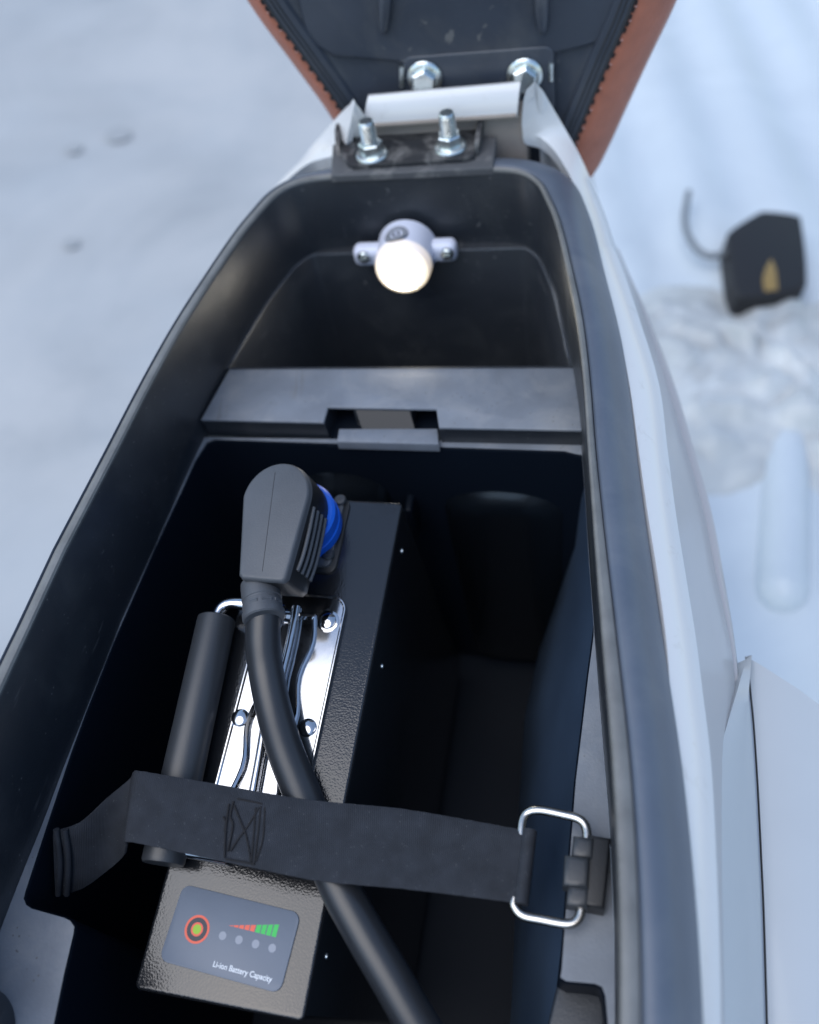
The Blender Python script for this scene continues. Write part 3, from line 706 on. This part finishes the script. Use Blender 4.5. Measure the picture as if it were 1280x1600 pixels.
# ribs on the right flank
def flank(t, z):     # point on right flank, t 0..1 down the side
    a_ = Vector((tc_.x+rr0, tc_.y+2)); b_ = Vector((brr.x+.4, bl.y+9)); q = a_.lerp(b_, t)
    k = 1-(z-17.5)/(HT-17.5); return Vector((q.x+(rc.x-tc_.x)*k, q.y+3*k, z))
for z in (20.5, 25.5, 30.5, 35.5):
    b = MB(BAT).tube([flank(.1, z), flank(.45, z)+Vector((.9, 0, 0)), flank(.78, z)+Vector((1.1, 0, 0)), flank(1.0, z)+Vector((.3, 0, 0))], 1.15, 8); b.build('flank_rib', 'plug', plg, 60)
# gland and cable
GHt = 30
ga, gb_ = BP(411, 905, GHt), BP(413, 968, GHt); ga.y = bl.y+1
gd = (gb_-ga).normalized(); gl_ = (gb_-ga).length
b = MB(BAT).lathe([(9.6, -3), (9.8, 0), (9.9, gl_*.38), (9.5, gl_*.4), (9.5, gl_*.48), (9.9, gl_*.5), (10.0, gl_*.78), (10.6, gl_*.8), (10.6, gl_*.96), (9.8, gl_), (7, gl_)], ga, gd, 36); b.build('cable_gland', 'plug', plg, 30)
for k in (-25, 15, 55):
    t_ = R_(k+90); c_ = ga+gd*gl_*.62
    u_ = Vector((0, 0, 1)); u_ = (u_-gd*u_.dot(gd)).normalized(); v_ = gd.cross(u_)
    b = MB(BAT).tube([c_+(u_*math.sin(t_)+v_*math.cos(t_))*9.9, c_+(u_*math.sin(t_+.5)+v_*math.cos(t_+.5))*9.9], .9, 6, smooth=0); b.build('gland_rib', 'plug', plg)
cp = [(413, 950, 29), (411, 1000, 23), (416, 1050, 17), (428, 1110, 13.5), (445, 1170, 12.5), (468, 1230, 12), (495, 1300, 12), (525, 1375, 12), (565, 1450, 10), (612, 1530, 6), (668, 1625, 0), (760, 1760, -10), (900, 1950, -30)]
b = MB(BAT).tube([BP(x, y, h) for x, y, h in cp], 8.7, 22, True, 8); b.build('cable', 'cable', plg, 60)

# ================================================================== strap with wire ring
stz = thing('webbing_strap', 'black webbing strap stretched across the battery to a wire ring', 'strap', VEH.W((-20, -198, -60)))
top = [(84, 1298, -64), (125, 1285, -62), (170, 1245, -60), (204, 1216, -58), (210, 1206, -55), (226, 1206, -50), (330, 1224, -52), (420, 1240, -53), (500, 1252, -55), (620, 1263, -57), (730, 1281, -59), (826, 1299, -60)]
bot = [(88, 1400, -92), (128, 1388, -92), (165, 1362, -88), (193, 1338, -74), (198, 1322, -55), (206, 1316, -50), (300, 1336, -52), (400, 1357, -53), (500, 1377, -55), (620, 1388, -57), (715, 1399, -59), (812, 1412, -60)]
ta_, tb_ = spline([P(*q) for q in top], 8), spline([P(*q) for q in bot], 8)
def ribbon(A_, B2, th, name, m_, parent, nw=12):
    mb = MB(); n_ = len(A_); rgs = []; uv = []
    for i in range(n_):
        t = (A_[min(i+1, n_-1)]-A_[max(i-1, 0)]).normalized(); c_ = (B2[i]-A_[i]).normalized(); nrm = t.cross(c_).normalized()
        if nrm.length < .5: nrm = Vector((0, 0, 1))
        jag = random.uniform(-.09, .09)
        ln = []
        for k in range(nw+1):
            s_ = k/nw; ln.append(A_[i].lerp(B2[i], s_)-nrm*th*(.5 if 0 < k < nw else .2)+c_*(jag if k in (0, nw) else 0))
        for k in range(nw, -1, -1):
            s_ = k/nw; ln.append(A_[i].lerp(B2[i], s_)+nrm*th*(.5 if 0 < k < nw else .2)+c_*(jag if k in (0, nw) else 0))
        rgs.append(ln)
    d_ = 0
    for i in range(n_):
        if i: d_ += ((A_[i]+B2[i])-(A_[i-1]+B2[i-1])).length/2
        uv += [(d_*.36, k/(2*nw)) for k in range(2*nw+2)]
    mb.loft(rgs, True, True, True)
    return mb.build(name, m_, parent, 60, uv)
# densify along the strap
def dens(A_, k): return spline(A_, k)
web = ribbon(dens(ta_, 2), dens(tb_, 2), 1.8, 'webbing', 'web', stz)
# loop of webbing round the ring bar
ra, rb = P(826, 1299, -60), P(812, 1412, -60)
b = MB().tube([ra+Vector((.5, .5, 0)), rb+Vector((.5, -.2, 0))], 3.1, 14, True, 3); b.build('webbing_loop', 'web', stz, 60)
# folded end on the left wall
for dx in (0, 4.5):
    A_ = [P(88+dx*3, 1296, -62), P(94+dx*3, 1345, -75), P(91+dx*3, 1398, -90)]
    b = MB().tube(A_, 1.5, 8, True, 4); b.build('folded_end', 'web', stz, 60)
# wire ring
rg_ = [(815, 1330, -61), (815, 1292, -61), (822, 1272, -61), (842, 1266, -60), (880, 1273, -60), (905, 1280, -60), (916, 1294, -60), (917, 1320, -60), (912, 1370, -61), (909, 1415, -61), (903, 1437, -61), (886, 1444, -61), (845, 1437, -61), (818, 1431, -61), (805, 1418, -61), (804, 1402, -61)]
b = MB().tube([P(*q) for q in rg_]+[P(815, 1330, -61)], 2.0, 12, False, 6); b.build('wire_ring', 'nickel', stz, 60)
# stitched cross
def on(x, y): 
    zz = -52 if x < 340 else -52-(x-340)/160*3
    return P(x, y, zz+1.25)
sx = MB()
for ln in ([(358, 1256), (354, 1285), (352, 1310), (351, 1340)], [(365, 1252), (360, 1275), (364, 1290), (356, 1330)], [(349, 1276), (353, 1285), (351, 1300)], [(366, 1258), (378, 1288), (386, 1310), (392, 1345)], [(405, 1262), (388, 1290), (372, 1312), (360, 1330)],
           [(400, 1262), (397, 1300), (393, 1346)], [(408, 1260), (403, 1305), (398, 1347)], [(414, 1262), (411, 1310), (400, 1346)], [(371, 1248), (392, 1252), (410, 1256)], [(352, 1342), (375, 1346), (398, 1350)]):
    sx.tube([on(*q) for q in ln], .42, 6, True, 4)
sx.build('cross_stitching', 'thread', stz)

# strap anchor on the ledge (fixed to the tub)
h = [P(*q, -58) for q in ((918, 1304), (955, 1310), (944, 1421), (906, 1414))]
an = MB().prism([(p.x, p.y) for p in (h[3], h[2], h[1], h[0])], -70.2, -57, 1.5, 3); ano = an.build('strap_anchor', 'plugside', bike, 40)
for (xa_, xb_, ya_, yb_, zt) in ((893, 929, 1304, 1340, -55.5), (879, 922, 1334, 1385, -54), (884, 922, 1380, 1416, -56)):
    c0, c1, c2, c3 = P(xa_+3, ya_, zt), P(xb_, ya_+4, zt), P(xb_-3, yb_+2, zt), P(xa_, yb_-2, zt)
    b = MB().prism([(p.x, p.y) for p in (c3, c2, c1, c0)], -64, zt, 2.4, 4); b.build('anchor_clip', 'grip', ano, 60)

# ================================================================== things beyond the bike on the right
# ribbed white panel lying at the right, its ribs run away from the camera
PZW = -640
wp0 = MB(WORLD); prof_ = []
x = 330
while x < 2300: prof_.append((x, 7*(1+math.sin(x*.04))+4*math.sin(x*.013))); x += 10
wp0.loft([[Vector((x_, y_, PZW+z_)) for x_, z_ in prof_] for y_ in (-300, 300, 900, 1500, 2400, 3600)], False)
wp0.loft([[Vector((330, y_, PZW+z_)) for y_ in (-300, 3600)] for z_ in (0, -140)], False)
o = wp0.build('ribbed_white_panel', 'white', None, 25)
tag(o, 'pale blue-white ribbed panel spread behind the bike on the right', 'panel')
WP = WORLD.px
def put(x, y, z): return WP(x, y, z)
# black pouch with a gold emblem
po = [put(x, y, PZW+60) for x, y in ((1152, 468), (1262, 448), (1252, 338), (1190, 330), (1136, 364))]
poc = sum(po, Vector())/5
pt_ = thing('black_pouch', 'black pouch with a gold emblem lying on the pale panel', 'pouch', (poc.x, poc.y, PZW+24))
po = [Vector((p.x, p.y)) for p in po]; po2 = [(q.x, q.y) for q in spline([Vector((*p, 0)) for p in [po[k_].lerp(po[(k_+1) % 5], t_) for k_ in range(5) for t_ in (.13, .87)]], 4, True)]
b = MB(WORLD).prism(po2, PZW+8, PZW+62, 3.5, 3); pbx = b.build('pouch_body', 'pouch', pt_, 60)
eo = [put(x, y, PZW+63) for x, y in ((1195, 455), (1216, 452), (1213, 422), (1206, 404), (1198, 415), (1192, 435))]
b = MB(WORLD).prism([(p.x, p.y) for p in eo], PZW+61, PZW+63, .5, 2); b.build('gold_emblem', 'gold', pt_)
# grey hose curling to the pouch
b = MB(WORLD).tube([put(x, y, PZW+40) for x, y in ((1076, 300), (1070, 345), (1082, 380), (1108, 400), (1150, 392))], 5.5, 12); tag(b.build('grey_hose', 'hose', None, 60), 'short grey hose curling beside the black pouch', 'hose')
# crumpled clear bag
bagc = put(1190, 580, PZW+30)
bb = MB(WORLD); n1, n2 = 60, 40; rgs = []
for j in range(n2+1):
    v_ = j/n2; rw = []
    for i in range(n1+1):
        u_ = i/n1; x_, y_ = (u_-.5)*560, (v_-.5)*460
        e_ = max(0, 1-(abs(u_-.5)*2)**3)*max(0, 1-(abs(v_-.5)*2)**3)
        cr_ = abs(mn.noise(Vector((x_*.018, y_*.018, 3))))*60+abs(mn.noise(Vector((x_*.05, y_*.05, 9))))*22
        rw.append(Vector((bagc.x+x_+mn.noise(Vector((v_*4, 1, u_)))*40, bagc.y+y_+mn.noise(Vector((u_*4, 5, 2)))*50, PZW-12+e_*(38+cr_*.75))))
    rgs.append(rw)
bb.loft(rgs, False); tag(bb.build('crumpled_bag', 'bag', None, 180), 'crumpled greyish clear plastic bag below the black pouch', 'plastic bag')
# upright pale bar with a round end
b0, b1 = put(1222, 925, PZW+2), put(1228, 560, PZW+2)
b = MB(WORLD).tube([b0, b0.lerp(b1, .5), b1+Vector((0, 0, -20))], 32, 20, False, 4)
b.lathe([(32, 0), (28, 16), (16, 28), (.1, 32)], b0, (b0-b1), 20); tag(b.build('pale_bar', 'white', None, 60), 'bright white bar with a rounded end at far right', 'bar')
# dark spots on the concrete
def spot(x, y, r):
    c_ = WP(x, y, GZ+5); MB(WORLD).add([c_]+[c_+Vector((math.cos(t*.3927)*r, math.sin(t*.3927)*r, 0))*(.75+.5*abs(mn.noise(Vector((t*1.3, x, y))))) for t in range(16)], [(0, 1+k, 1+(k+1) % 16) for k in range(16)]).build('dark_spot', 'spot', g)
spot(184, 210, 34); spot(115, 232, 22); spot(110, 380, 20)
